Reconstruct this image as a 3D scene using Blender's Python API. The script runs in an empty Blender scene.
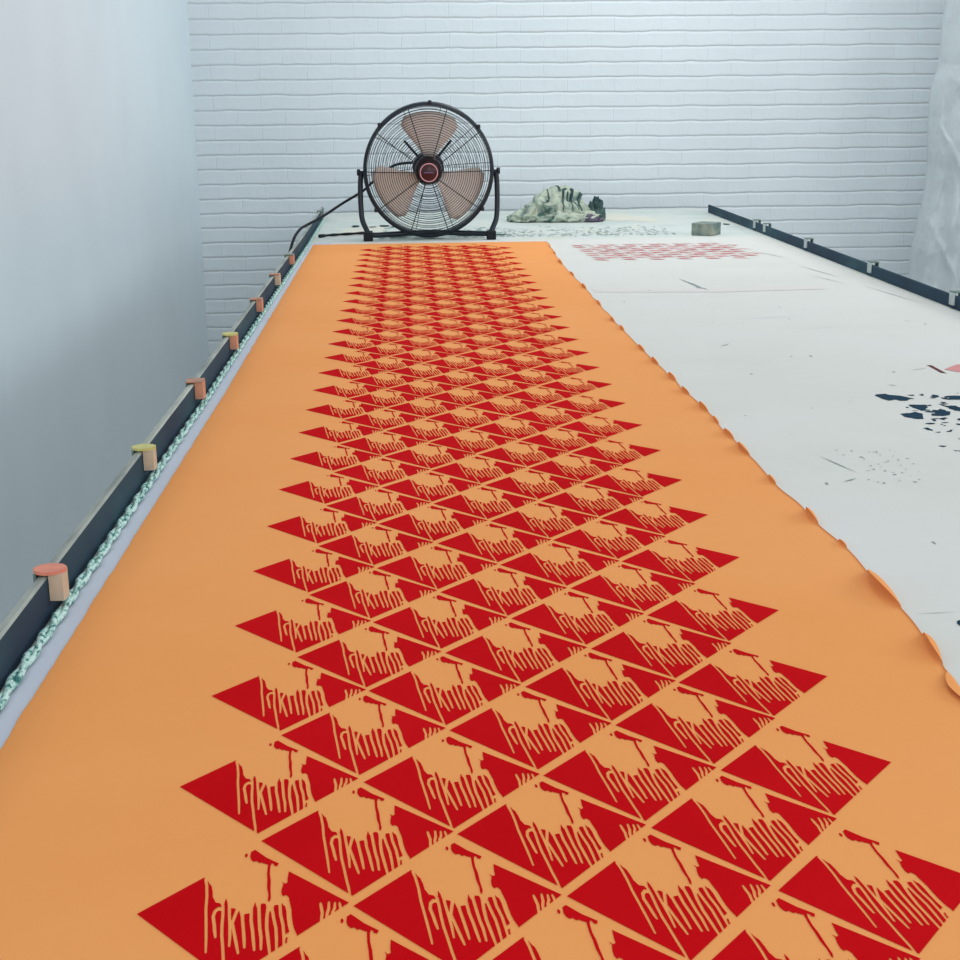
import bpy, bmesh, math, random
from mathutils import Vector, Matrix, noise
from mathutils.geometry import delaunay_2d_cdt
random.seed(7)
PI = math.pi
S = 0.14          # metres per print-repeat unit (one diamond is 14 cm wide)
T = 0.85          # height of the table top
def W(x, y, z=0.0):
    return Vector((x*S, y*S, z*S + T))
sc = bpy.context.scene
COL = sc.collection

# ------------------------------------------------------------------ camera
cam_d = bpy.data.cameras.new('camera'); cam = bpy.data.objects.new('camera', cam_d); COL.objects.link(cam)
R_ = Vector((0.99870278, -0.04997794, -0.00974453)); U_ = Vector((0.02229497, 0.25714771, 0.9661149)); B_ = Vector((-0.04577865, -0.96507889, 0.25792839))
R_.normalize(); B_.normalize(); U_ = B_.cross(R_).normalized(); R_ = U_.cross(B_).normalized()
m = Matrix((R_, U_, B_)).transposed().to_4x4()
m.translation = W(-0.6705, -5.9072, 3.6198) + Vector((0, 0, 0.003))   # the cloth lies 3 mm above the board
cam.matrix_world = m
cam_d.sensor_width = 36; cam_d.sensor_fit = 'HORIZONTAL'; cam_d.lens = 36*1404.12/960
cam_d.clip_start = 0.02; cam_d.clip_end = 100
sc.camera = cam

# ------------------------------------------------------------------ light
world = bpy.data.worlds.new('world'); sc.world = world; world.use_nodes = True
bg = world.node_tree.nodes['Background']; bg.inputs[0].default_value = (0.80, 0.87, 0.92, 1); bg.inputs[1].default_value = 0.62
def area(name, loc, rot, sx, sy, e, c=(0.9, 0.97, 1.0)):
    d = bpy.data.lights.new(name, 'AREA'); d.shape = 'RECTANGLE'; d.size = sx; d.size_y = sy; d.energy = e; d.color = c
    o = bpy.data.objects.new(name, d); COL.objects.link(o); o.location = loc; o.rotation_euler = rot; return o
area('strip_light', (1.0, 4.9, 3.5), (0, 0, 0), 0.4, 1.8, 37, (0.97, 0.99, 1.0))
area('strip_light', (0.6, 1.8, 3.5), (0, 0, 0), 0.4, 1.8, 6, (0.97, 0.99, 1.0))
area('fill_light', (0.9, -3.4, 3.0), (math.radians(76), 0, math.radians(-4)), 3.6, 1.6, 74, (0.97, 0.99, 1.0))  # unseen fill light added behind the camera to brighten the far wall
area('fill_light', (3.9, 2.2, 2.3), (math.radians(96), 0, math.radians(90)), 5.0, 1.4, 60, (0.97, 0.99, 1.0))  # added fill from the right, no visible source, lifts the left wall
sc.view_settings.view_transform = 'Standard'; sc.view_settings.look = 'None'
sc.view_settings.exposure = 0.0; sc.view_settings.gamma = 1.0; sc.view_settings.use_curve_mapping = False

# ------------------------------------------------------------------ materials
def lin(c):
    c = c/255.0
    return c/12.92 if c <= 0.04045 else ((c+0.055)/1.055)**2.4
def rgb(r, g, b): return (lin(r), lin(g), lin(b), 1)
def mat(name, col, rough=0.6, metal=0.0, **kw):
    m = bpy.data.materials.new(name); m.use_nodes = True
    b = m.node_tree.nodes['Principled BSDF']
    b.inputs['Base Color'].default_value = col; b.inputs['Roughness'].default_value = rough; b.inputs['Metallic'].default_value = metal
    for k, v in kw.items(): b.inputs[k].default_value = v
    return m
def nd(m, t, **kw):
    n = m.node_tree.nodes.new(t)
    for k, v in kw.items(): setattr(n, k, v)
    return n
def ln(m, a, b): m.node_tree.links.new(a, b)
def coords(m, scale=(1, 1, 1)):
    tc = nd(m, 'ShaderNodeTexCoord'); mp = nd(m, 'ShaderNodeMapping'); mp.inputs['Scale'].default_value = scale
    ln(m, tc.outputs['Object'], mp.inputs[0]); return mp.outputs[0]
def ramp(m, src, stops):
    r = nd(m, 'ShaderNodeValToRGB'); e = r.color_ramp.elements
    e[0].position, e[0].color = stops[0]; e[1].position, e[1].color = stops[-1]
    for p, c in stops[1:-1]:
        x = e.new(p); x.color = c
    ln(m, src, r.inputs[0]); return r.outputs[0]
def noisy(name, stops, scale=8, rough=0.6, detail=4, bump=0.0, bscale=None, vec=(1, 1, 1), metal=0.0, dist=0.002):
    m = mat(name, stops[0][1], rough, metal); b = m.node_tree.nodes['Principled BSDF']
    v = coords(m, vec); n = nd(m, 'ShaderNodeTexNoise'); n.inputs['Scale'].default_value = scale; n.inputs['Detail'].default_value = detail
    ln(m, v, n.inputs['Vector']); ln(m, ramp(m, n.outputs['Fac'], stops), b.inputs['Base Color'])
    if bump:
        n2 = nd(m, 'ShaderNodeTexNoise'); n2.inputs['Scale'].default_value = bscale or scale*3; n2.inputs['Detail'].default_value = 4
        ln(m, v, n2.inputs['Vector']); bp = nd(m, 'ShaderNodeBump'); bp.inputs['Strength'].default_value = bump; bp.inputs['Distance'].default_value = dist
        ln(m, n2.outputs['Fac'], bp.inputs['Height']); ln(m, bp.outputs[0], b.inputs['Normal'])
    return m

M = {}
M['plaster'] = noisy('painted_plaster', [(0.3, rgb(212, 224, 230)), (0.7, rgb(217, 229, 235))], 2.5, 0.7, bump=0.25, bscale=60)
M['concrete'] = noisy('concrete', [(0.3, rgb(186, 190, 190)), (0.7, rgb(200, 202, 200))], 3, 0.85, bump=0.3)
M['table_paint'] = noisy('stained_table_board', [(0.35, rgb(196, 206, 200)), (0.55, rgb(208, 214, 208)), (0.75, rgb(204, 208, 192))], 5, 0.6)
M['steel_dark'] = noisy('dark_rail_steel', [(0.35, rgb(16, 44, 68)), (0.6, rgb(26, 66, 82)), (0.8, rgb(58, 100, 104))], 9, 0.85, vec=(1, .35, 1), bump=0.15)
M['steel_edge'] = noisy('worn_rail_edge', [(0.35, rgb(120, 128, 122)), (0.7, rgb(178, 182, 170))], 20, 0.5, vec=(1, .3, 1))
M['black'] = mat('black_enamel', rgb(12, 26, 40), 0.4)
M['wire'] = mat('black_wire', rgb(28, 42, 52), 0.35, 0.3)
M['rubber'] = mat('black_rubber', rgb(12, 16, 22), 0.8)
M['cable'] = mat('black_cable', rgb(14, 22, 32), 0.85)
M['blade'] = mat('tan_metal_blade', rgb(222, 212, 204), 0.5, 0.0)
M['maroon'] = mat('maroon_badge', rgb(62, 16, 30), 0.35)
M['pink'] = mat('pink_badge_ring', rgb(214, 160, 168), 0.4)
M['blue_grey'] = mat('badge_mark', rgb(100, 90, 130), 0.4)
M['motor'] = mat('motor_shell', rgb(48, 22, 30), 0.4, 0.3)
M['wood'] = noisy('table_timber', [(0.35, rgb(120, 100, 78)), (0.7, rgb(150, 128, 100))], 4, 0.7, vec=(6, 6, .6))

def cloth_mat(name, c1, c2, c3, wv=900, bstr=0.25, scale=1.6):
    m = mat(name, c1, 0.9); b = m.node_tree.nodes['Principled BSDF']; v = coords(m)
    n = nd(m, 'ShaderNodeTexNoise'); n.inputs['Scale'].default_value = scale; n.inputs['Detail'].default_value = 6; n.inputs['Roughness'].default_value = 0.65
    ln(m, v, n.inputs['Vector']); ln(m, ramp(m, n.outputs['Fac'], [(0.3, c1), (0.5, c2), (0.72, c3)]), b.inputs['Base Color'])
    n2 = nd(m, 'ShaderNodeTexNoise'); n2.inputs['Scale'].default_value = wv; n2.inputs['Detail'].default_value = 2
    ln(m, v, n2.inputs['Vector']); bp = nd(m, 'ShaderNodeBump'); bp.inputs['Strength'].default_value = bstr; bp.inputs['Distance'].default_value = 0.0006
    ln(m, n2.outputs['Fac'], bp.inputs['Height']); ln(m, bp.outputs[0], b.inputs['Normal'])
    b.inputs['Specular IOR Level'].default_value = 0.15
    return m
M['orange'] = cloth_mat('orange_cotton', rgb(240, 157, 88), rgb(243, 162, 94), rgb(245, 166, 100))
M['ink'] = cloth_mat('red_ink', rgb(192, 6, 16), rgb(200, 9, 19), rgb(206, 14, 24), bstr=0.15, scale=3)
M['ink'].node_tree.nodes['Principled BSDF'].inputs['Specular IOR Level'].default_value = 0.03
M['backing'] = cloth_mat('white_backing', rgb(212, 212, 206), rgb(217, 217, 211), rgb(220, 219, 216), bstr=0.15)
M['lilac'] = cloth_mat('lilac_white_backing', rgb(196, 200, 214), rgb(202, 206, 218), rgb(208, 210, 222))
M['blue_ink'] = mat('navy_ink', rgb(20, 56, 76), 0.8)
M['pale_red'] = mat('faded_red_ink', rgb(212, 148, 146), 0.85)
M['mid_red'] = mat('dry_red_ink', rgb(196, 112, 116), 0.85)
M['brown_ink'] = mat('brown_ink', rgb(104, 62, 62), 0.8)
M['grey_ink'] = mat('grey_scuff', rgb(150, 160, 160), 0.8)
M['pale_pink'] = mat('pale_pink_wash', rgb(219, 213, 210), 0.85)
M['pale_yellow'] = mat('pale_yellow_wash', rgb(217, 216, 203), 0.85)
M['green_ink'] = mat('green_grey_splash', rgb(150, 168, 160), 0.85)
M['dark_ink'] = mat('dark_splash', rgb(38, 56, 58), 0.8)

for k_ in ('blue_ink', 'pale_red', 'mid_red', 'brown_ink', 'grey_ink', 'green_ink', 'dark_ink', 'pale_pink', 'pale_yellow'): M[k_].node_tree.nodes['Principled BSDF'].inputs['Specular IOR Level'].default_value = 0.08
# painted brick, relief only
m = noisy('painted_brick', [(0.3, rgb(213, 222, 226)), (0.7, rgb(220, 228, 232))], 2.2, 0.6); b = m.node_tree.nodes['Principled BSDF']
v = coords(m); nz = nd(m, 'ShaderNodeTexNoise'); nz.inputs['Scale'].default_value = 7; nz.inputs['Detail'].default_value = 3; ln(m, v, nz.inputs['Vector'])
sub = nd(m, 'ShaderNodeVectorMath', operation='SUBTRACT'); ln(m, nz.outputs['Color'], sub.inputs[0]); sub.inputs[1].default_value = (.5, .5, .5)
mul = nd(m, 'ShaderNodeVectorMath', operation='SCALE'); ln(m, sub.outputs[0], mul.inputs[0]); mul.inputs['Scale'].default_value = 0.016
add = nd(m, 'ShaderNodeVectorMath', operation='ADD'); ln(m, v, add.inputs[0]); ln(m, mul.outputs[0], add.inputs[1])
sep = nd(m, 'ShaderNodeSeparateXYZ'); ln(m, add.outputs[0], sep.inputs[0]); cmb = nd(m, 'ShaderNodeCombineXYZ'); ln(m, sep.outputs['X'], cmb.inputs['X'])
zz = nd(m, 'ShaderNodeMath', operation='ADD'); ln(m, sep.outputs['Z'], zz.inputs[0]); zz.inputs[1].default_value = 0.0721*20 - (T + 0.433*S); ln(m, zz.outputs[0], cmb.inputs['Y'])
bk = nd(m, 'ShaderNodeTexBrick'); bk.inputs['Scale'].default_value = 1; bk.inputs['Brick Width'].default_value = 0.235; bk.inputs['Row Height'].default_value = 0.0721
bk.inputs['Mortar Size'].default_value = 0.0038; bk.inputs['Mortar Smooth'].default_value = 1.0; bk.inputs['Color1'].default_value = (1, 1, 1, 1); bk.inputs['Color2'].default_value = (.86, .86, .86, 1); bk.inputs['Mortar'].default_value = (0, 0, 0, 1)
ln(m, cmb.outputs[0], bk.inputs['Vector'])
n3 = nd(m, 'ShaderNodeTexNoise'); n3.inputs['Scale'].default_value = 45; n3.inputs['Detail'].default_value = 5; ln(m, v, n3.inputs['Vector'])
n4 = nd(m, 'ShaderNodeTexNoise'); n4.inputs['Scale'].default_value = 6; n4.inputs['Detail'].default_value = 2; ln(m, v, n4.inputs['Vector'])
dv = nd(m, 'ShaderNodeMath', operation='DIVIDE'); ln(m, zz.outputs[0], dv.inputs[0]); dv.inputs[1].default_value = 0.0721
fr = nd(m, 'ShaderNodeMath', operation='FRACT'); ln(m, dv.outputs[0], fr.inputs[0])
pp = nd(m, 'ShaderNodeMath', operation='PINGPONG'); ln(m, fr.outputs[0], pp.inputs[0]); pp.inputs[1].default_value = 0.5
mr = nd(m, 'ShaderNodeMapRange', interpolation_type='SMOOTHSTEP'); ln(m, pp.outputs[0], mr.inputs[0]); mr.inputs[1].default_value = 0.0; mr.inputs[2].default_value = 0.14
bs = nd(m, 'ShaderNodeMath', operation='MULTIPLY_ADD'); ln(m, bk.outputs['Color'], bs.inputs[0]); bs.inputs[1].default_value = 0.4; ln(m, mr.outputs[0], bs.inputs[2])
am = nd(m, 'ShaderNodeMath', operation='MULTIPLY_ADD'); ln(m, n3.outputs['Fac'], am.inputs[0]); am.inputs[1].default_value = 0.35; ln(m, bs.outputs[0], am.inputs[2])
am2 = nd(m, 'ShaderNodeMath', operation='MULTIPLY_ADD'); ln(m, n4.outputs['Fac'], am2.inputs[0]); am2.inputs[1].default_value = 1.2; ln(m, am.outputs[0], am2.inputs[2])
bp = nd(m, 'ShaderNodeBump'); bp.inputs['Strength'].default_value = 0.6; bp.inputs['Distance'].default_value = 0.006
ln(m, am2.outputs[0], bp.inputs['Height']); ln(m, bp.outputs[0], b.inputs['Normal'])
M['brick'] = m

# mint braid with dark teal stitches
m = noisy('mint_braid', [(0.36, rgb(40, 110, 108)), (0.46, rgb(150, 200, 190)), (0.56, rgb(206, 236, 228))], 230, 0.75, detail=2, bump=0.4, vec=(1, .55, 1)); M['braid'] = m
# plastic sheet
m = mat('clear_plastic', rgb(222, 230, 232), 0.22); b = m.node_tree.nodes['Principled BSDF']
b.inputs['Transmission Weight'].default_value = 0.45; b.inputs['IOR'].default_value = 1.2; b.inputs['Roughness'].default_value = 0.35; b.inputs['Coat Weight'].default_value = 0.5; b.inputs['Coat Roughness'].default_value = 0.15
v = coords(m, (1, 1, .5)); n = nd(m, 'ShaderNodeTexNoise'); n.inputs['Scale'].default_value = 26; n.inputs['Detail'].default_value = 6; n.inputs['Distortion'].default_value = 0.2; ln(m, v, n.inputs['Vector'])
bp = nd(m, 'ShaderNodeBump'); bp.inputs['Strength'].default_value = 0.7; bp.inputs['Distance'].default_value = 0.02; ln(m, n.outputs['Fac'], bp.inputs['Height']); ln(m, bp.outputs[0], b.inputs['Normal']); M['plastic'] = m
# rag with printed bands
m = mat('patterned_rag', rgb(180, 190, 172), 0.9); b = m.node_tree.nodes['Principled BSDF']; v = coords(m)
n = nd(m, 'ShaderNodeTexNoise'); n.inputs['Scale'].default_value = 16; n.inputs['Detail'].default_value = 3; n.inputs['Distortion'].default_value = 1.2; ln(m, v, n.inputs['Vector'])
ln(m, ramp(m, n.outputs['Fac'], [(0.34, rgb(74, 104, 98)), (0.41, rgb(140, 154, 142)), (0.5, rgb(172, 184, 168)), (0.62, rgb(190, 198, 180)), (0.70, rgb(160, 162, 138))]), b.inputs['Base Color']); M['rag'] = m
M['rag_dark'] = noisy('dark_rag', [(0.4, rgb(36, 62, 66)), (0.6, rgb(84, 108, 102))], 14, 0.9)
M['rag_plum'] = noisy('plum_rag', [(0.4, rgb(70, 58, 84)), (0.6, rgb(104, 98, 112))], 18, 0.9)

# ------------------------------------------------------------------ helpers
def obj(name, bm, mats, parent=None, smooth=True, recalc=True):
    me = bpy.data.meshes.new(name)
    if recalc: bmesh.ops.recalc_face_normals(bm, faces=bm.faces)
    bm.to_mesh(me); bm.free()
    for mm in (mats if isinstance(mats, (list, tuple)) else [mats]): me.materials.append(mm)
    if smooth:
        for p in me.polygons: p.use_smooth = True
    o = bpy.data.objects.new(name, me); COL.objects.link(o)
    if parent: o.parent = parent
    return o
def struct(name, bm, mats, **k):
    o = obj(name, bm, mats, **k); o['kind'] = 'structure'; return o
def tag(o, label, cat, group=None):
    o['label'] = label; o['category'] = cat
    if group: o['group'] = group
    return o
def thing(name, label, cat, loc=(0, 0, 0), rz=0, group=None):
    o = bpy.data.objects.new(name, None); COL.objects.link(o); o.location = loc; o.rotation_euler = (0, 0, rz); o.empty_display_size = .05
    return tag(o, label, cat, group)
def box(bm, a, b, bev=0.0, mi=0):
    a = Vector(a); b = Vector(b)
    r = bmesh.ops.create_cube(bm, size=1, matrix=Matrix.Translation((a+b)/2) @ Matrix.Diagonal((*(b-a), 1)))
    vs = r['verts']
    fs = {f for q in vs for f in q.link_faces}
    for f in fs: f.material_index = mi
    if bev:
        es = list({e for q in vs for e in q.link_edges})
        bmesh.ops.bevel(bm, geom=es, offset=bev, segments=2, profile=.5, affect='EDGES')
def tube(bm, pts, r, n=8, closed=False, mi=0, flat=1.0):
    pts = [Vector(p) for p in pts]; k = len(pts); rings = []; prev = None
    for i, p in enumerate(pts):
        if closed: t = pts[(i+1) % k]-pts[i-1]
        else: t = pts[min(i+1, k-1)]-pts[max(i-1, 0)]
        t.normalize()
        if prev is None:
            a = t.cross(Vector((0, 0, 1)))
            if a.length < .1: a = t.cross(Vector((0, 1, 0)))
        else: a = prev - t*prev.dot(t)
        a.normalize(); prev = a; c = t.cross(a)
        rr = r[i] if isinstance(r, (list, tuple)) else r
        rings.append([bm.verts.new(p + (a*math.cos(2*PI*j/n) + c*math.sin(2*PI*j/n)*flat)*rr) for j in range(n)])
    for i in range(k if closed else k-1):
        A = rings[i]; B = rings[(i+1) % k]
        for j in range(n):
            f = bm.faces.new((A[j], A[(j+1) % n], B[(j+1) % n], B[j])); f.material_index = mi
    if not closed:
        bm.faces.new(rings[0][::-1]).material_index = mi; bm.faces.new(rings[-1]).material_index = mi
def smoothpath(pts, n=8):
    P = [Vector(p) for p in pts]; out = []
    for i in range(len(P)-1):
        p0 = P[max(i-1, 0)]; p1 = P[i]; p2 = P[i+1]; p3 = P[min(i+2, len(P)-1)]
        for j in range(n):
            t = j/n; out.append(.5*((2*p1) + (p2-p0)*t + (2*p0-5*p1+4*p2-p3)*t*t + (3*p1-p0-3*p2+p3)*t**3))
    out.append(P[-1]); return out
def lathe(bm, prof, n=48, mi=0):    # profile of (radius, y): axis along Y
    rings = []
    for r, y in prof:
        rings.append([bm.verts.new((r*math.cos(2*PI*j/n), y, r*math.sin(2*PI*j/n))) for j in range(n)] if r > 1e-6 else [bm.verts.new((0, y, 0))])
    for A, B in zip(rings, rings[1:]):
        for j in range(n):
            q = [A[j % len(A)], A[(j+1) % len(A)], B[(j+1) % len(B)], B[j % len(B)]]
            u = []
            for x in q:
                if x not in u: u.append(x)
            if len(u) > 2: bm.faces.new(u).material_index = mi
POLYN = [0]
def poly(bm, pts, z, mi=0):
    POLYN[0] += 1; z += (POLYN[0] % 900)*6e-7
    vs = [bm.verts.new(W(x, y, 0) + Vector((0, 0, z))) for x, y in pts]
    f = bm.faces.new(vs); f.material_index = mi
    if f.normal.z < 0 or True:
        f.normal_update()
        if f.normal.z < 0: f.normal_flip()
def interp(tab, x):
    if x <= tab[0][0]: return tab[0][1]
    for (a, va), (b_, vb) in zip(tab, tab[1:]):
        if x <= b_: return va + (vb-va)*(x-a)/(b_-a)
    return tab[-1][1]

# ------------------------------------------------------------------ room
FZ = -T/S
WALLY, WALLX = 46.0, -8.23
bm = bmesh.new(); box(bm, W(WALLX, -16, FZ) + Vector((0, 0, -.1)), W(30, WALLY, FZ)); struct('floor', bm, M['concrete'], smooth=False)
bm = bmesh.new(); box(bm, W(WALLX-1, WALLY, FZ), W(30, WALLY+1, 18)); struct('wall_back', bm, M['brick'], smooth=False)
bm = bmesh.new(); box(bm, W(WALLX-1, -16, FZ), W(WALLX, WALLY, 18)); struct('wall_left', bm, M['plaster'], smooth=False)

# ------------------------------------------------------------------ print table
TABL = [(-4, -3.375), (3.7, -3.385), (12, -3.39), (20, -3.43), (32, -3.49), (44, -3.62)]    # inner face of the left rail
TABR = [(-4, 8.62), (18.9, 9.1), (42.6, 9.56), (44.6, 9.6)]
Y0, Y1 = -3.6, 44.6
table = thing('printing_table', 'long waist-high printing table with stained off-white top reaching to the brick wall', 'table', W(3, 20, FZ))
def loc(o, root):       # keep world position under a root
    o.parent = root; o.matrix_parent_inverse = Matrix.Translation(-Vector(root.location)); return o
bm = bmesh.new()
ys = [Y0, 3.7, 8.3, 15, 27, 35, Y1]
top = [[bm.verts.new(W(interp(TABL, y)-.10, y) + Vector((0, 0, -.002*0 - d))), bm.verts.new(W(interp(TABR, y)+.07, y) + Vector((0, 0, -d)))] for d in (0,) for y in ys]
bot = [[bm.verts.new(v.co - Vector((0, 0, .05))) for v in r] for r in top]
for A, B in ((0, 1),):
    for i in range(len(ys)-1):
        bm.faces.new((top[i][0], top[i][1], top[i+1][1], top[i+1][0])); bm.faces.new((bot[i][0], bot[i+1][0], bot[i+1][1], bot[i][1]))
        bm.faces.new((top[i][0], top[i+1][0], bot[i+1][0], bot[i][0])); bm.faces.new((top[i][1], bot[i][1], bot[i+1][1], top[i+1][1]))
bm.faces.new((top[0][0], bot[0][0], bot[0][1], top[0][1])); bm.faces.new((top[-1][0], top[-1][1], bot[-1][1], bot[-1][0]))
# dried splashes on the bare far end of the board
rnd = random.Random(3)
def blobpts(x, y, rx, ry, n=9, j=.35, rr=rnd):
    return [(x + rx*math.cos(2*PI*k/n)*(1+rr.uniform(-j, j)), y + ry*math.sin(2*PI*k/n)*(1+rr.uniform(-j, j))) for k in range(n)]
for k in range(520):
    x = rnd.uniform(-1.6, 7.0); y = 34.4 + abs(rnd.gauss(0, 1.0))*1.6
    if y > 38: continue
    sz = rnd.uniform(.02, .065) * (1.7 if x < 2 else 1)
    poly(bm, blobpts(x, y, sz, sz*1.6), .0006, 1)
for x, y, a, c in [(-2.36, 38.8, .13, .35), (-1.85, 38.5, .12, .2), (-1.5, 38.9, .16, .4), (-1.2, 38.4, .1, .2), (-1.0, 34.9, .25, .16), (.9, 34.9, .2, .16), (1.9, 35.2, .2, .18), (9.12, 37.7, .14, .22), (-.2, 34.7, .3, .12)]:
    poly(bm, blobpts(x, y, a, c), .0009, 2)
for x, y, a, c in [(-.6, 35.6, .7, .5), (.6, 35.2, .6, .35), (1.6, 35.9, .4, .4), (-1.2, 36.5, .3, .4)]:
    poly(bm, blobpts(x, y, a, c), .0003, 1)
for x, y, a, c in [(6.1, 41, .8, 1.6), (6.9, 40.2, .4, 1.2), (-2.0, 37.0, .8, 1.6)]:
    poly(bm, blobpts(x, y, a, c, 16, .2), .0003, 3)
o = obj('table_top', bm, [M['table_paint'], M['green_ink'], M['dark_ink'], M['pale_yellow']], smooth=False, recalc=False); loc(o, table)
for x in (-2.8, 8.2):
    for y in (-2.6, 12.5, 28, 43.2):
        bm = bmesh.new(); box(bm, W(x-.35, y-.35, FZ), W(x+.35, y+.35, 0) - Vector((0, 0, .051)), .004); loc(obj('leg', bm, M['wood'], smooth=False), table)
for x in (-2.8, 8.2):
    bm = bmesh.new(); box(bm, W(x-.2, -2.2, -1.3), W(x+.2, 42.8, -.4)); loc(obj('side_rail', bm, M['wood'], smooth=False), table)

# registration rails: upright dark steel strips along both edges
def rail(tab, sign, y0, y1, h, th, name, label):
    bm = bmesh.new(); n = 60; ringsv = []
    for i in range(n+1):
        y = y0 + (y1-y0)*i/n; x = interp(tab, y); hh = h if not callable(h) else h(y)
        pr = [(0, 0.0), (0, hh), (sign*th*.28, hh+.012), (sign*th, hh), (sign*th, 0.0)]
        ringsv.append([bm.verts.new(W(x+a, y, c) + Vector((0, 0, .0015))) for a, c in pr])
    for A, B in zip(ringsv, ringsv[1:]):
        for j in range(5):
            f = bm.faces.new((A[j], A[(j+1) % 5], B[(j+1) % 5], B[j])); f.material_index = 1 if j in (1, 2) and sign < 0 else 0
    bm.faces.new(ringsv[0]); bm.faces.new(ringsv[-1][::-1])
    return tag(obj(name, bm, [M['steel_dark'], M['steel_edge']], smooth=False), label, 'rail')
RHL = lambda y: interp([(-4, .31), (43, .31)], y)
RHR = lambda y: interp([(-4, .2), (19, .22), (43, .25)], y)
rail(TABL, -1, -3.4, 43.2, RHL, .075, 'registration_rail', 'dark green-grey upright steel rail along the left edge, beside the orange cloth')
rail(TABR, 1, -3.4, 42.6, RHR, .07, 'registration_rail', 'dark navy upright steel rail along the right edge of the white table')

# ------------------------------------------------------------------ backing cloth with old marks
bm = bmesh.new()
BY1 = 33.45
bys = [-3.5 + (BY1+3.5)*i/60 for i in range(61)]
bx = [0, .05, .3, .6, .9, .97, 1]
grid = []
for y in bys:
    xl = interp(TABL, y)+.02; xr = interp(TABR, y)-.10 + .02*math.sin(y*1.7)
    yy = y + (0.05*math.sin(3)*0)
    grid.append([bm.verts.new(W(xl + (xr-xl)*t, yy + (.12*noise.noise(Vector((t*9, 0, 0))) if y == bys[-1] else 0)) + Vector((0, 0, .0012))) for t in bx])
for A, B in zip(grid, grid[1:]):
    for j in range(len(bx)-1):
        f = bm.faces.new((A[j], A[j+1], B[j+1], B[j])); f.material_index = 1 if j == 0 else 0
zs = .0015
splat = [[(5.203, 11.398), (5.37, 11.511), (5.516, 11.367), (5.639, 11.165), (5.473, 11.057), (5.346, 11.131), (5.288, 11.074)], [(5.427, 10.816), (5.573, 10.802), (5.706, 10.789), (5.607, 10.62), (5.474, 10.457), (5.435, 10.696)], [(5.155, 10.316), (5.371, 10.409), (5.426, 10.29), (5.34, 10.018), (5.236, 10.028), (5.157, 10.146)], [(5.593, 10.446), (5.73, 10.549), (5.797, 10.369), (5.723, 10.205), (5.586, 10.162), (5.492, 10.171)], [(5.6, 11.423), (5.713, 11.412), (5.679, 11.351)], [(5.776, 11.406), (5.861, 11.462), (5.804, 11.339)], [(5.981, 11.258), (6.071, 11.123), (6.061, 11.061), (5.985, 11.131)], [(5.815, 10.779), (5.999, 10.701), (6.007, 10.464), (5.866, 10.42), (5.859, 10.596)], [(5.161, 9.553), (5.228, 9.547), (5.219, 9.394), (5.17, 9.449)], [(5.223, 9.342), (5.29, 9.336), (5.249, 9.289)], [(5.345, 9.331), (5.427, 9.425), (5.495, 9.419), (5.39, 9.327)], [(5.41, 10.012), (5.46, 9.952), (5.398, 9.849)], [(5.491, 10.004), (5.638, 10.045), (5.564, 9.942)], [(5.428, 9.739), (5.47, 9.629), (5.436, 9.633)], [(5.012, 8.68), (5.108, 8.672), (5.059, 8.63)], [(5.104, 8.488), (5.225, 8.431), (5.176, 8.39)], [(5.723, 9.982), (5.894, 10.021), (5.848, 9.753), (5.74, 9.871)], [(5.357, 9.031), (5.466, 8.876), (5.343, 8.791)], [(5.61, 9.357), (5.839, 9.439), (5.776, 9.14), (5.591, 9.108)], [(3.205, 3.431), (3.285, 3.466), (3.287, 3.304), (3.194, 3.271)]]
def jag(L, rr, amp=.03):
    out = []
    for p, q in zip(L, L[1:]+L[:1]):
        out.append(p); e = math.hypot(q[0]-p[0], q[1]-p[1])
        for t in (.33, .66): out.append((p[0]+(q[0]-p[0])*t + rr.uniform(-1, 1)*amp*min(1, e*4), p[1]+(q[1]-p[1])*t + rr.uniform(-1, 1)*amp*2*min(1, e*4)))
    return out
rj = random.Random(8)
for L in splat: poly(bm, jag(L, rj), zs, 2)
rs = random.Random(11)
for k in range(34):
    poly(bm, blobpts(rs.uniform(5.9, 7.2), rs.uniform(8.6, 11.4), rs.uniform(.03, .16), rs.uniform(.03, .12), 8, .5, rs), zs, 2)
for k in range(30):
    poly(bm, blobpts(rs.uniform(5.3, 6.1), rs.uniform(9.4, 11.4), rs.uniform(.01, .056), rs.uniform(.01, .04), 6, .4, rs), zs, 2)
# red-brown mark at the right
for L, mi in [([(6.275, 13.08), (6.45, 13.32), (6.66, 13.5), (6.5, 13.2)], 7), ([(6.62, 13.44), (6.68, 13.42), (6.66, 12.80), (6.60, 12.86)], 5), ([(6.74, 13.1), (7.05, 13.45), (7.6, 13.4), (7.5, 12.7), (7.1, 12.8), (6.85, 12.9)], 3)]: poly(bm, L, zs, mi)
# ghost of the diamond repeat left in faded red at the far end
def stroke(p, q, w, mi, z=zs, j=.25):
    p = Vector(p); q = Vector(q); t = (q-p); n = Vector((-t.y, t.x)).normalized()*w/2; mid = (p+q)/2 + n*rs.uniform(-j, j)*2
    poly(bm, [tuple(p), tuple(mid-n), tuple(q), tuple(mid+n)], z, mi)
for k in range(4):
    for i in range(6):
        off = .47*k if k else 0
        for h_ in (0, .5):
            cx = 4.05 + i*.68 + (.34 if h_ else 0) - .05*k; cy = 28.2 + k*1.05 + h_*1.05
            if cx > 3.75 + 4.1 or cy > 31.7: continue
            mi = 4 if rs.random() < .55 else 3
            stroke((cx-.30, cy+.42), (cx+.05, cy-.05), .20, mi); stroke((cx-.34, cy-.10), (cx+.05, cy-.42), .22, 4 if rs.random() < .6 else 3)
            stroke((cx-.05, cy+.50), (cx+.32, cy+.12), .10, 3)
            if rs.random() < .5: stroke((cx, cy-.05), (cx+.25, cy+.3), .09, 3)
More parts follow.
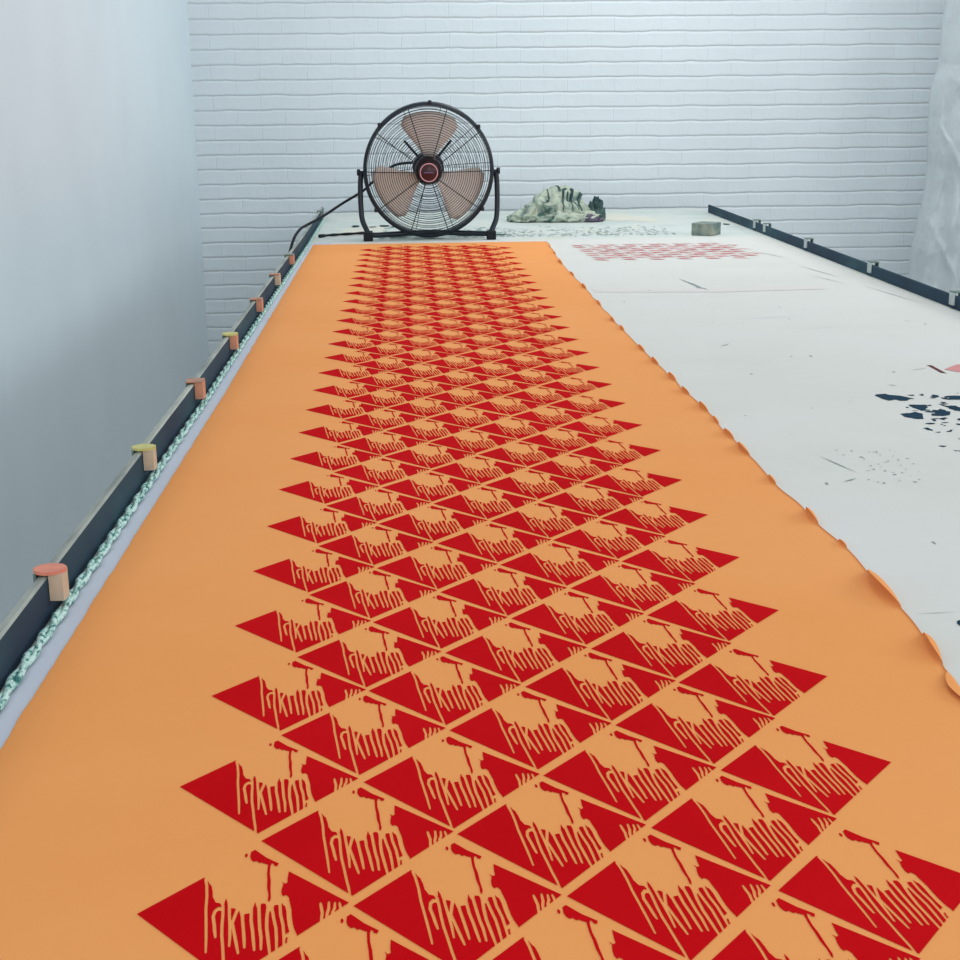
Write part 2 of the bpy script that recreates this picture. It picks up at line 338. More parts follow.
# scuffs, specks and pale washes
for p, q, w, mi in [((5.05, 24.0), (5.25, 22.0), .09, 6), ((5.12, 22.6), (5.3, 22.1), .12, 6), ((4.05, 15.3), (4.28, 15.6), .03, 6), ((5.6, 12.1), (5.7, 12.0), .02, 5), ((4.75, 11.1), (4.8, 11.05), .015, 6), ((3.55, 7.30), (3.72, 7.42), .03, 6), ((3.6, 8.4), (3.8, 7.6), .02, 6),
                    ((4.6, 18.0), (6.6, 18.4), .012, 6), ((5.8, 16.9), (6.5, 17.0), .012, 6), ((8.2, 26.2), (8.5, 23.6), .03, 6), ((8.0, 29.5), (8.4, 27.5), .03, 6), ((2.95, 3.6), (3.3, 3.62), .008, 6), ((7.9, 24.6), (8.3, 22.5), .02, 6), ((8.5, 22.5), (8.8, 19.5), .02, 6)]: stroke(p, q, w, mi)
for k in range(40):
    poly(bm, blobpts(rs.uniform(3.8, 4.5), rs.uniform(7.2, 8.6), rs.uniform(.006, .02), rs.uniform(.006, .02), 5, .4, rs), zs, 6)
for k in range(60):
    poly(bm, blobpts(rs.uniform(3.2, 8.6), rs.uniform(4, 33), rs.uniform(.006, .02), rs.uniform(.01, .05), 5, .4, rs), zs, 6)
poly(bm, [(3.0, 22.0), (5.4, 21.7), (7.6, 21.9), (7.6, 22.5), (5.2, 22.3), (3.0, 22.5)], .0013, 7)
tag(obj('backing_cloth', bm, [M['backing'], M['lilac'], M['blue_ink'], M['pale_red'], M['mid_red'], M['brown_ink'], M['grey_ink'], M['pale_pink'], M['pale_yellow']], smooth=False, recalc=False),
    'off-white backing cloth with navy splatter and faded red marks, stretched over the table', 'cloth')

# ------------------------------------------------------------------ orange printed cloth
MOTIF = [(1,[(-0.4934,-0.0212),(-0.0237,0.401),(0.4696,0.0045),(-0.0139,-0.4569)]),(0,[(-0.2258,0.2185),(-0.2072,0.197),(-0.1931,0.1708),(-0.1812,0.1549),(-0.1692,0.113),(-0.1621,0.0755),(-0.1431,0.0378),(-0.1201,0.0305),(-0.1098,0.0082),(-0.1013,0.0174),(-0.0994,0.0635),(-0.0891,0.0409),(-0.0779,-0.0139),(-0.0635,-0.0039),(-0.0445,-0.0098),(-0.0354,-0.046),(-0.0308,-0.0486),(-0.0245,-0.0228),(-0.0139,-0.0613),(0.0048,-0.0481),(0.0269,-0.0434),(0.0363,-0.0142),(0.0407,0.0314),(0.0508,-0.0029),(0.0632,-0.0156),(0.0711,0.0201),(0.09,0.0166),(0.0983,-0.0175),(0.1066,-0.0537),(0.1188,-0.0306),(0.1265,-0.0429),(0.1315,0.0047),(0.148,0.0062),(0.1557,-0.0086),(0.1613,0.0212),(0.1728,0.0025),(0.1842,-0.0102),(0.1929,0.0195),(0.1941,0.0499),(0.1849,0.0652),(0.1727,0.0732),(0.1645,0.0638),(0.1543,0.0829),(0.1523,0.1141),(0.1564,0.1517),(0.1453,0.1713),(0.1633,0.1538),(0.1747,0.1608),(0.1721,0.189),(0.1735,0.2642),(0.1964,0.3454),(0.0057,0.5793),(-0.0284,0.6102),(-0.2114,0.3411)]),(0,[(-0.2259,0.2095),(-0.2114,0.1563),(-0.1977,0.0821),(-0.1877,-0.0034),(-0.1705,-0.0991),(-0.1547,-0.191),(-0.1387,-0.2853),(-0.1326,-0.292),(-0.1287,-0.2839),(-0.1412,-0.1886),(-0.1569,-0.0961),(-0.1738,-0.0013),(-0.1836,0.0842),(-0.1976,0.1612),(-0.2125,0.2165)]),(0,[(-0.1029,0.0044),(-0.1262,0.0076),(-0.1439,-0.0158),(-0.1466,-0.059),(-0.1324,-0.1143),(-0.124,-0.1547),(-0.1123,-0.1943),(-0.1045,-0.2008),(-0.1009,-0.1898),(-0.1086,-0.1491),(-0.117,-0.1083),(-0.1302,-0.0571),(-0.1285,-0.0296),(-0.1201,-0.0185),(-0.1026,-0.0223)]),(0,[(-0.1132,0.0161),(-0.1038,-0.0436),(-0.0967,-0.1139),(-0.0868,-0.184),(-0.0721,-0.252),(-0.0552,-0.3398),(-0.0407,-0.4039),(-0.0293,-0.4605),(-0.0229,-0.4667),(-0.0191,-0.4583),(-0.0272,-0.4),(-0.0416,-0.3356),(-0.0582,-0.2478),(-0.0726,-0.1805),(-0.0821,-0.1124),(-0.089,-0.0418),(-0.0984,0.0191)]),(0,[(-0.081,0.0024),(-0.0739,-0.046),(-0.0613,-0.1168),(-0.0505,-0.1852),(-0.0418,-0.2519),(-0.0356,-0.2594),(-0.0311,-0.2511),(-0.0362,-0.1832),(-0.0469,-0.1134),(-0.0593,-0.0426),(-0.0662,0.0052)]),(0,[(-0.0395,0.0054),(-0.0471,-0.0539),(-0.0521,-0.1051),(-0.0321,-0.1776),(-0.0131,-0.2457),(0.004,-0.3003),(0.0113,-0.3056),(0.0144,-0.295),(0.001,-0.2384),(-0.0179,-0.1701),(-0.0367,-0.103),(-0.0315,-0.0612),(-0.0238,-0.0023)]),(0,[(-0.0171,-0.0314),(-0.0087,-0.0853),(0.0072,-0.167),(0.0154,-0.2122),(0.0258,-0.2652),(0.0327,-0.2722),(0.037,-0.2626),(0.0303,-0.2082),(0.022,-0.1623),(0.0064,-0.0809),(-0.0016,-0.0278)]),(0,[(0.019,-0.0031),(0.0316,-0.0991),(0.0473,-0.1696),(0.0578,-0.2261),(0.0708,-0.2835),(0.0778,-0.2898),(0.0818,-0.2798),(0.0726,-0.2212),(0.0621,-0.164),(0.0467,-0.0947),(0.0347,-0.0002)]),(0,[(0.0524,0.0067),(0.0647,-0.0773),(0.0757,-0.148),(0.0882,-0.205),(0.0991,-0.2798),(0.1057,-0.2871),(0.1104,-0.2778),(0.1031,-0.2008),(0.0907,-0.143),(0.0801,-0.0734),(0.068,0.0105)]),(0,[(0.0956,-0.0056),(0.0982,-0.0777),(0.106,-0.1494),(0.1224,-0.2301),(0.1403,-0.3125),(0.1476,-0.3189),(0.1518,-0.3084),(0.1379,-0.2242),(0.1219,-0.1449),(0.1147,-0.0767),(0.1124,-0.0061)]),(0,[(0.1134,-0.0102),(0.1299,-0.0824),(0.1479,-0.1522),(0.1575,-0.2194),(0.1691,-0.3075),(0.1753,-0.3143),(0.1797,-0.3056),(0.1718,-0.2163),(0.1619,-0.1465),(0.1438,-0.0752),(0.1276,-0.0033)]),(0,[(0.1463,0.0257),(0.1582,-0.0598),(0.1769,-0.1311),(0.1876,-0.1986),(0.1958,-0.265),(0.2019,-0.2721),(0.2065,-0.2634),(0.202,-0.1953),(0.1909,-0.1248),(0.1725,-0.0539),(0.1611,0.0297)]),(0,[(0.1713,0.0318),(0.1897,-0.0401),(0.1959,-0.0865),(0.2055,-0.1355),(0.2209,-0.1894),(0.2404,-0.234),(0.2518,-0.2389),(0.2551,-0.2217),(0.2412,-0.1745),(0.227,-0.1239),(0.2183,-0.0788),(0.2119,-0.0299),(0.1931,0.0449)]),(0,[(0.1948,-0.1954),(0.2084,-0.227),(0.2201,-0.2479),(0.2434,-0.2635),(0.2538,-0.2289),(0.251,-0.1931),(0.2353,-0.1553)]),(0,[(0.3617,-0.1306),(0.3601,-0.0961),(0.3601,-0.0534),(0.3523,-0.0154),(0.3457,0.0104),(0.3388,0.0163),(0.3348,0.0054),(0.3379,-0.0225),(0.3453,-0.0569),(0.3453,-0.0967),(0.3469,-0.1321)]),(0,[(0.3841,-0.1144),(0.3822,-0.0689),(0.3875,-0.0336),(0.3837,0.0137),(0.3776,0.0218),(0.3723,0.0124),(0.3725,-0.032),(0.3673,-0.0674),(0.3693,-0.1159)]),(0,[(0.4048,-0.0992),(0.4057,-0.0599),(0.4141,-0.0301),(0.4111,0.0085),(0.4055,0.0162),(0.4004,0.0074),(0.4,-0.0265),(0.3919,-0.0554),(0.3907,-0.0984)]),(0,[(0.4295,-0.076),(0.4408,-0.0439),(0.4378,-0.0146),(0.4308,0.0096),(0.4245,0.0141),(0.4213,0.0041),(0.4248,-0.0206),(0.4278,-0.0395),(0.418,-0.0656)]),(1,[(-0.0261,0.4012),(-0.0084,0.4166),(0.0535,0.3533),(0.1195,0.3042),(0.1121,0.2834),(0.0986,0.2894),(0.0944,0.3029),(0.0848,0.3087),(0.0807,0.2851),(0.0836,0.2326),(0.0942,0.1805),(0.1004,0.117),(0.1094,0.0545),(0.1047,0.028),(0.0977,0.0369),(0.0952,0.0799),(0.0832,0.1304),(0.0788,0.1813),(0.0712,0.2333),(0.0677,0.299),(0.047,0.3081),(0.0349,0.3168),(0.0249,0.312),(0.0109,0.3288),(-0.0047,0.3243),(-0.0188,0.3412),(-0.0262,0.3645)]),(1,[(-0.0536,0.3755),(-0.0511,0.3889),(-0.0447,0.3885),(-0.0394,0.3774),(-0.0419,0.3613),(-0.0497,0.359)]),(1,[(0.205,-0.2088),(0.2123,-0.2092),(0.2124,-0.2293),(0.2066,-0.2246)])]

EDR = [(-3, 2.62), (2.2, 2.74), (2.9, 2.84), (4.1, 2.90), (5.2, 2.92), (7, 2.86), (10.7, 2.88), (14.2, 2.83), (18, 2.81), (22, 2.86), (27.5, 2.88), (32.3, 3.05), (34, 3.06)]
EDL = [(-3, -3.14), (12.5, -3.15), (20, -3.21), (33.4, -3.31)]
lips = [(4.11, .42, .17, .13), (2.89, .26, .13, .09), (2.2, .3, .05, .16), (5.25, .10, .06, .05), (6.06, .22, .13, .07), (7.36, .16, .08, .06), (8.65, .28, .11, .08), (9.36, .22, .10, .06), (10.1, .2, .07, .06),
        (10.83, .26, .11, .06), (11.83, .22, .10, .05), (12.8, .26, .11, .06), (14.04, .25, .11, .06), (15.2, .3, .08, .06), (17.16, .25, .10, .06), (18.18, .28, .11, .06), (20.3, .35, .07, .06), (22.77, .4, .11, .06), (25.0, .4, .07, .06), (27.54, .5, .13, .07), (29.6, .4, .07, .05), (31.4, .4, .06, .05)]   # centre, half length, lift, reach inwards
ZC = .003
bm = bmesh.new(); rows = []
NY = 1500; YF = 32.8
us = [.12, .16, .22, .30, .42]
ARC = [-90, -70, -50, -30, -10, 10, 30, 50, 68]
for i in range(NY+1):
    y = -3.0 + (YF+3.0)*i/NY
    xl = interp(EDL, y) + .014*noise.noise(Vector((y*2.4, 3, 0))) + .006*noise.noise(Vector((y*14, 9, 0)))
    lip = 0; fold = 0; reach = .05
    for c, hl, a, rch in lips:
        d = abs(y-c)/hl
        if d < 1:
            s_ = (1-d*d)
            if a*s_**.7 > lip: lip = a*s_**.7; reach = .03 + rch*s_
            fold = max(fold, s_)
    xr = interp(EDR, y) + .03*noise.noise(Vector((y*1.3, 7, 0))) + .012*fold
    z0 = max(0, noise.noise(Vector((0, y*1.1, 4))))*.03
    r = []
    yend = y + (.03*noise.noise(Vector((1, 1, 1))) if i == NY else 0)
    cols = [(xl, -.005), (xl+.02, 0), (xl+.3, 0), (-1.5, 0), (0, 0), (1.5, 0)]
    base = xr - .6
    cols.append((base, 0))
    hh_ = .010 + .62*lip + .02*z0; rw_ = .008 + .75*(reach-.05 if lip > 0 else 0) + .25*lip
    for u in us[::-1]: cols.append((xr-rw_-u*.6, 0))
    for a_ in ARC:      # the edge rises and curls back over itself
        a_ = math.radians(a_); cols.append((xr - rw_ + rw_*math.cos(a_), hh_/2*(1+math.sin(a_)) - .002))
    for x, z in cols:
        w = .0012*noise.noise(Vector((x*1.5, y*.8, 0))) if x < 2 else 0
        r.append(bm.verts.new(W(x, yend) + Vector((0, 0, ZC + z*S))))
    rows.append(r)
for A, B in zip(rows, rows[1:]):
    for j in range(len(A)-1): bm.faces.new((A[j], A[j+1], B[j+1], B[j]))
# the printed motif: one diamond cut by its splash and drips, repeated over the cloth
vs, fs, cols_ = [], [], []
for c, pts in MOTIF:
    pts = [(x*(1.03 if x > 0 else 1.01), y*1.01) for x, y in pts]
    a = sum(p[0]*q[1]-q[0]*p[1] for p, q in zip(pts, pts[1:]+pts[:1]))
    if a < 0: pts = pts[::-1]
    i0 = len(vs); vs += [Vector(p) for p in pts]; fs.append(list(range(i0, i0+len(pts)))); cols_.append(c)
ov, oe, of, _, _, orig = delaunay_2d_cdt(vs, [], fs, 0, 1e-5, True)
TOP4 = {len(MOTIF)-7, len(MOTIF)-6, len(MOTIF)-5, len(MOTIF)-4}     # the drips that spill over from the next diamond
red = [f for f, o_ in zip(of, orig) if o_ and cols_[max(o_)] == 1]
red_plain = [f for f, o_ in zip(of, orig) if set(o_)-TOP4 and cols_[max(set(o_)-TOP4)] == 1]
P_ = 1.24517
rc = random.Random(2)
def motif(cu, ck, red=red):
    used = {i for f in red for i in f}
    jx, jy = rc.uniform(-.008, .008), rc.uniform(-.008, .008)
    mp = {i: bm.verts.new(W(cu*1.003 - .003 + jx + ov[i][0], (ck + jy + ov[i][1] - .008)*P_) + Vector((0, 0, ZC + .0004))) for i in used}
    for f in red:
        try:
            q = bm.faces.new([mp[i] for i in f]); q.material_index = 1; q.normal_update()
            if q.normal.z < 0: q.normal_flip()
        except ValueError: pass
for k in range(-2, 26):
    for i in range(4):
        if k < 26.4: motif(-1.5+i, k, red_plain if i == 3 else red)
    if k < 25.5:
        for i in range(3): motif(-1+i, k+.5)
tag(obj('printed_fabric', bm, [M['orange'], M['ink']], smooth=False, recalc=False),
    'long orange cotton cloth screen-printed with red dripping diamonds, spread on the table', 'fabric')
fab = bpy.data.objects['printed_fabric']
for p in fab.data.polygons:
    if p.material_index == 0: p.use_smooth = True

# ------------------------------------------------------------------ mint braid along the left edge
bm = bmesh.new()
for ph in (0, PI):
    pts = []; n = 1300
    for i in range(n+1):
        y = -3.2 + 44.6*i/n
        x = interp(TABL, y) + .072 + .008*noise.noise(Vector((y*1.2, 0, 5)))
        a = 2*PI*y/.80 + ph
        pts.append(W(x + .023*math.cos(a), y, .044 + .012*math.sin(a)) + Vector((0, 0, .0012)))
    tube(bm, pts, .028*S, 6, flat=.8)
tag(obj('braided_cord', bm, M['braid']), 'pale mint two-strand braid lying between left rail and orange cloth', 'cord')

# ------------------------------------------------------------------ rail stops
def paint(name, c, c2=None): return noisy(name, [(0.35, c), (0.65, c2 or c)], 60, 0.6, bump=.2)
tab_l = paint('stained_tab', rgb(206, 170, 142), rgb(190, 176, 156))
M['outer_tab'] = paint('shaded_tab', rgb(86, 108, 104), rgb(110, 128, 120))  # outer leg in shade: the shade is put into its grey-green colour
def make_stop(y, x, side, w, topw, ln_, drop, cap, inner, label, group, rh, rz=0, round_cap=True, rise=.0):
    # bracket hooked over the rail: cap, inner tab facing the table, outer tab
    t = thing('rail_stop', label, 'bracket', W(x, y, rh) + Vector((0, 0, .0022)), rz, group)
    s = side   # +1: table lies towards +x
    th = .018
    xi = s*(.105 if s > 0 else .03); xo = -s*w; rx = s*.004
    bm = bmesh.new()
    if round_cap:
        n = 20; ra, rb = (abs(xi-xo)+.03)/2, ln_*.46; cx = (xi+xo)/2
        up = [bm.verts.new(Vector((cx + ra*math.cos(2*PI*k/n)*(1+.03*math.sin(k*2.7)), rb*math.sin(2*PI*k/n), .03+rise))*S) for k in range(n)]
        dn = [bm.verts.new(v.co - Vector((0, 0, .026*S))) for v in up]
        bm.faces.new(up); bm.faces.new(dn[::-1])
        for k in range(n): bm.faces.new((up[k], dn[k], dn[(k+1) % n], up[(k+1) % n]))
    else:
        box(bm, Vector((min(xi, xo), -ln_*.42, .006+rise))*S, Vector((max(xi, xo), ln_*.42, .026+rise))*S, .0006)
    obj('cap', bm, cap, t, smooth=False)
    bm = bmesh.new(); N = 6; prev = None    # inner tab, slightly bowed along the table
    pts = []
    for k in range(N+1):
        yy_ = -ln_*.36 + ln_*.72*k/N; bow = .012*math.cos(PI*(k/N-.5))
        for dx in (0, th):
            pass
        pts.append((yy_, bow))
    cols2 = []
    for yy_, bow in pts:
        cols2.append([bm.verts.new(Vector((rx, yy_, z))*S) for z in (.006+rise, -drop)] + [bm.verts.new(Vector((xi + s*bow, yy_, z))*S) for z in (-drop, .006+rise)])
    for A, B in zip(cols2, cols2[1:]):
        for j in range(4): bm.faces.new((A[j], A[(j+1) % 4], B[(j+1) % 4], B[j]))
    bm.faces.new(cols2[0]); bm.faces.new(cols2[-1][::-1])
    obj('inner_tab', bm, inner, t, smooth=False)
    bm = bmesh.new(); a = xo; b2 = xo + s*.02
    box(bm, Vector((min(a, b2), -ln_*.36, -drop*.8))*S, Vector((max(a, b2), ln_*.36, .008+rise))*S, .0004); obj('outer_tab', bm, M['outer_tab'], t, smooth=False)
    return t
caps = {'orange': paint('orange_cap', rgb(228, 142, 114), rgb(212, 128, 108)), 'yellow': paint('yellow_cap', rgb(206, 200, 128), rgb(190, 184, 110)), 'tan': paint('tan_cap', rgb(196, 140, 112), rgb(160, 120, 100)), 'grey': paint('grey_cap', rgb(120, 132, 124)), 'white': paint('pale_cap', rgb(206, 214, 216)), 'peach': paint('peach_tab', rgb(214, 150, 118), rgb(196, 140, 116)), 'wt': paint('white_tab', rgb(198, 208, 210), rgb(176, 186, 184)), 'cream': paint('cream_tab', rgb(208, 186, 160), rgb(192, 176, 156))}
G1 = 'stops hooked over the left rail'; G2 = 'stops hooked over the right rail'
LS = [(4.10, 'orange', 'cream', 'stop with rounded orange-painted cap on left rail, nearest the camera', True),
      (7.94, 'yellow', 'cream', 'stop with rounded yellow cap on left rail, second from the camera', True),
      (11.5, 'tan', 'peach', 'rust-orange stop with flat cap on left rail, third from the camera', False),
      (15.2, 'yellow', 'peach', 'stop with yellow cap and orange tab on left rail, fourth from the camera', True),
      (19.2, 'tan', 'peach', 'small rust-stained stop on left rail, fifth from the camera', False),
      (23.0, 'tan', 'cream', 'small pinkish stop on left rail, sixth from the camera', False),
      (26.9, 'grey', 'peach', 'farthest orange-stained stop on left rail, in front of the black cable', False),
      (40.9, 'grey', 'grey', 'grey-green stop at the far end of the left rail, under the black cable', False)]
for y, c, i_, lb, rc_ in LS:
    make_stop(y, interp(TABL, y), 1, .105, 0, .24 if y < 10 else .3, .20, caps[c], caps[i_], lb, G1, RHL(y)+.014, round_cap=rc_)
RSs = [(35.3, 'pale stop on right rail, farthest of the five on it'), (34.0, 'pale stop on right rail, right next to the farthest one'), (29.4, 'white stop on right rail, middle one of the five'),
       (24.0, 'pale stop with a small hole on right rail, second from the camera'), (19.0, 'white stop on right rail at the photo edge, below the plastic sheet')]
for y, lb in RSs:
    t = make_stop(y, interp(TABR, y), -1, .15, 0, .30, .18, M['outer_tab'], caps['wt'], lb, G2, RHR(y)+.014, round_cap=False, rise=.035)  # cap reuses the shaded colour of the outer tab
    if y == 24.0:
        bm = bmesh.new(); bmesh.ops.create_cone(bm, cap_ends=True, segments=12, radius1=.03*S, radius2=.03*S, depth=.004*S*2, matrix=Matrix.Translation(Vector((-.035, 0, -.1))*S) @ Matrix.Rotation(PI/2, 4, 'Y'))
        h = obj('hole', bm, M['rubber'], t, smooth=False); h['label'] = 'dark hole'

# ------------------------------------------------------------------ floor fan on the table
fx, fy = -.12, 34.1
fan = thing('floor_fan', 'round black wire-guarded fan on a tube stand, at far end of the orange cloth', 'fan', W(fx, fy) + Vector((0, 0, .0003)))
CZ = 1.905
def F(x, y, z): return Vector((x, y, z))*S
bm = bmesh.new()
side_pts = [(1.87, 0, 1.86), (1.90, 0, 1.6), (1.91, -.02, 1.2), (1.90, -.05, .8), (1.87, -.10, .55), (1.78, -.2, .34), (1.70, -.26, .2)]
basep = [(1.55, -.15, .15), (1.1, .05, .15), (.5, .12, .17), (0, .14, .18)]
path = [F(-a, b_, c) for a, b_, c in side_pts] + [F(-a, b_, c) for a, b_, c in basep[:-1]] + [F(*basep[-1])] + [F(a, b_, c) for a, b_, c in basep[:-1][::-1]] + [F(a, b_, c) for a, b_, c in side_pts[::-1]]
tube(bm, smoothpath(path, 5), .075*S, 10)
obj('stand', bm, M['black'], fan)
for s in (-1, 1):
    bm = bmesh.new(); box(bm, F(s*1.72-.13, -.42, 0), F(s*1.72+.13, -.12, .24), .003); obj('foot', bm, M['rubber'], fan, smooth=False)
    bm = bmesh.new(); tube(bm, [F(s*1.78, 0, CZ-.04), F(s*1.92, 0, CZ-.04)], .045*S, 10); tube(bm, [F(s*1.90, 0, CZ-.04), F(s*1.99, 0, CZ-.04)], .09*S, 12); obj('pivot_knob', bm, M['black'], fan)
def fpart(name, bm, mt, smooth=True):
    o = obj(name, bm, mt, fan, smooth); o.location = F(.0, 0, CZ); o.rotation_euler = (math.radians(5), 0, 0); o.scale = (.965, .965, .985); return o
k_ = S
bm = bmesh.new(); lathe(bm, [(1.78*k_, -.22*k_), (1.85*k_, -.22*k_), (1.88*k_, -.15*k_), (1.87*k_, .20*k_), (1.85*k_, .24*k_), (1.79*k_, .24*k_), (1.83*k_, .1*k_), (1.83*k_, -.12*k_), (1.78*k_, -.22*k_)], 96)
for a in (88, 40, 137, 215, 325): 
    c, s_ = math.cos(math.radians(a)), math.sin(math.radians(a)); box(bm, F(c*1.88-.05, -.26, s_*1.88-.05), F(c*1.88+.05, -.12, s_*1.88+.05), .001)
fpart('rim', bm, M['black'])
def guard(depth, sign, rings, rmin, ph, wr, nrib=10):
    bm = bmesh.new()
    def yy(r): return sign*(.2 + depth*(1-(r/1.82)**2.6))
    for i in range(rings):
        r = rmin + (1.80-rmin)*(i+.5)/rings
        tube(bm, [F(r*math.cos(2*PI*j/72), yy(r), r*math.sin(2*PI*j/72)) for j in range(72)], wr*S, 4, True)
    for q in range(nrib):
        a = 2*PI*q/nrib + ph
        rr = [rmin*.9 + (1.84-rmin*.9)*i/10 for i in range(11)]
        tube(bm, [F(r*math.cos(a), yy(r)+sign*.012, r*math.sin(a)) for r in rr], wr*1.5*S, 4)
    return bm
fpart('front_guard', guard(.30, -1, 23, .34, 0.0, .0085), M['wire'])
fpart('rear_guard', guard(.42, 1, 12, .55, .09, .006), M['wire'])
for q in range(3):
    a0 = math.radians(88 + 120*q); bm = bmesh.new(); g = []
    for i in range(9):
        r = .40 + 1.22*i/8; hw = math.radians(interp([(0, 24), (.5, 32), (.85, 35), (1, 27)], i/8)); row = []
        for j in range(9):
            t = -1+2*j/8; a = a0 + hw*t
            row.append(F(r*math.cos(a), .13*t*(1-.25*i/8) + .02*(1-t*t), r*math.sin(a)))
        g.append(row)
    A = [[bm.verts.new(p) for p in row] for row in g]; B = [[bm.verts.new(p + Vector((0, .0015, 0))) for p in row] for row in g]
    for i in range(8):
        for j in range(8):
            bm.faces.new((A[i][j], A[i][j+1], A[i+1][j+1], A[i+1][j])); bm.faces.new((B[i][j], B[i+1][j], B[i+1][j+1], B[i][j+1]))
    for i in range(8):
        bm.faces.new((A[i][0], A[i+1][0], B[i+1][0], B[i][0])); bm.faces.new((A[i][8], B[i][8], B[i+1][8], A[i+1][8]))
        bm.faces.new((A[0][i], B[0][i], B[0][i+1], A[0][i+1])); bm.faces.new((A[8][i], A[8][i+1], B[8][i+1], B[8][i]))
    fpart('blade', bm, M['blade'])
bm = bmesh.new(); lathe(bm, [(0, -.22*k_), (.30*k_, -.20*k_), (.38*k_, -.10*k_), (.40*k_, .16*k_), (0, .16*k_)], 40); fpart('hub', bm, M['motor'])
bm = bmesh.new(); lathe(bm, [(0, .2*k_), (.42*k_, .2*k_), (.46*k_, .3*k_), (.46*k_, .8*k_), (.36*k_, .92*k_), (0, .94*k_)], 40)
fpart('motor', bm, M['black'])
for a in (48, 132, 228, 312):
    bm = bmesh.new()
    c, s_ = math.cos(math.radians(a)), math.sin(math.radians(a)); px, pz = -s_, c
    tube(bm, [F(c*.4, .45, s_*.4), F(c*.95, .58, s_*.95), F(c*1.02, .56, s_*1.02)], .035*S, 6)
    fpart('motor_bracket', bm, M['black'])
bm = bmesh.new(); lathe(bm, [(0, -.545*k_), (.24*k_, -.54*k_), (.26*k_, -.5*k_), (.30*k_, -.46*k_), (0, -.46*k_)], 40); bd = fpart('badge', bm, M['maroon'])
bm = bmesh.new(); tube(bm, [F(.245*math.cos(2*PI*j/40), -.545, .245*math.sin(2*PI*j/40)) for j in range(40)], .017*S, 6, True); o = obj('badge_ring', bm, M['pink'], bd)
bm = bmesh.new(); box(bm, F(-.13, -.556, -.018), F(.13, -.54, .018), .0006); o = obj('badge_mark', bm, M['blue_grey'], bd, smooth=False)
# mains cable of the fan: a part of the fan, it drapes over the left rail down off the table
bm = bmesh.new()
cp = [(-.5, 35.9, 2.05), (-1.1, 35.6, 1.98), (-1.7, 35.2, 1.55), (-2.0, 35.0, 1.30), (-2.55, 34.6, 1.0), (-3.1, 34.0, .68), (-3.5, 33.4, .50), (-3.66, 32.8, .42), (-3.80, 32.0, .16), (-3.95, 31.2, -.6), (-4.2, 30.6, -2.2), (-4.4, 30.2, -4.2), (-4.6, 29.9, FZ+.05), (-5.4, 29.3, FZ+.05)]
tube(bm, [p_ - W(fx, fy) for p_ in smoothpath([W(*p) for p in cp], 8)], .038*S, 8); c = obj('power_cable', bm, M['cable'], fan)

# dark flat cable end lying on the board
bm = bmesh.new()
pts = smoothpath([W(-3.28, 35.0, .056), (W(-3.0, 35.25, .056)), W(-2.6, 35.5, .056), W(-2.1, 35.8, .056), W(-1.8, 36.1, .056)], 6)
tube(bm, pts, [(.05 if i < 4 else .032 + .012*math.sin(i*.6)**2)*S for i in range(len(pts))], 8)
tag(obj('cable_piece', bm, M['cable']), 'thin black strip lying on the board left of the fan', 'cable')

# ------------------------------------------------------------------ concrete-like block
bl = W(7.74, 34.25); bm = bmesh.new()
box(bm, Vector((-.31, -.30, 0))*S, Vector((.31, .42, .34))*S, .0025)
M['block'] = noisy('grey_block', [(0.35, rgb(100, 122, 118)), (0.55, rgb(140, 150, 140)), (0.75, rgb(168, 164, 146))], 30, 0.8, bump=.5)
o = obj('weight_block', bm, M['block'], smooth=False); o.location = bl + Vector((0, 0, .0009)); o.rotation_euler = (0, 0, math.radians(-33))
tag(o, 'small grey-green rectangular block on the far end, near the right rail', 'block')

# ------------------------------------------------------------------ crumpled rag heap
rag = thing('crumpled_rag', 'crumpled pale green-grey patterned rag heaped against the brick wall, right of fan', 'rag', W(4.05, 40.2) + Vector((0, 0, .0022)))
def ragpoint(d, cx, cy, rx, ry, hgt, seed, rough, asym):
    p = Vector((d.x*rx, d.y*ry, max(0, d.z)*hgt))
    q = Vector((d.x*1.6, d.y*1.6, d.z*1.6)) + Vector((seed, seed*.7, 0))
    rid = 1-abs(noise.noise(q*1.25))*2.6
    rid2 = 1-abs(noise.noise(q*2.6+Vector((5, 0, 0))))*2.4
    a = 1 + rough*(rid*1.0 + rid2*.5) - rough*.6
    p = Vector((p.x*a, p.y*a, p.z*a*(asym(d.x) if asym else 1)))
    if d.z < 0: p.z = 0.02*(1+noise.noise(q*4))
    return Vector((cx+p.x, cy+p.y, p.z))
def ragheap(name, cx, cy, rx, ry, hgt, mt, seed, rough=.16, asym=None):
    bm = bmesh.new(); bmesh.ops.create_icosphere(bm, subdivisions=5, radius=1)
    for v in bm.verts: v.co = ragpoint(v.co.normalized(), cx, cy, rx, ry, hgt, seed, rough, asym)*S
    return obj(name, bm, mt, rag)
ragheap('cloth_heap', .05, 0, 1.05, .9, .92, M['rag'], 1.3, .2, asym=lambda x: 1.05+.10*x)
ragheap('trailing_fold', -.75, -.25, .75, .6, .38, M['rag'], 4.1, .28)
ragheap('front_fold', .35, -.55, 1.05, .45, .36, M['rag'], 8.1, .25)
o = ragheap('dark_corner', 1.30, -.25, .26, .35, .62, M['rag_dark'], 2.2, .35); o['label'] = 'dark teal hanging corner'
o = ragheap('plum_lining', 1.0, -.75, .42, .3, .2, M['rag_plum'], 6.2, .25); o['label'] = 'dull plum lining'
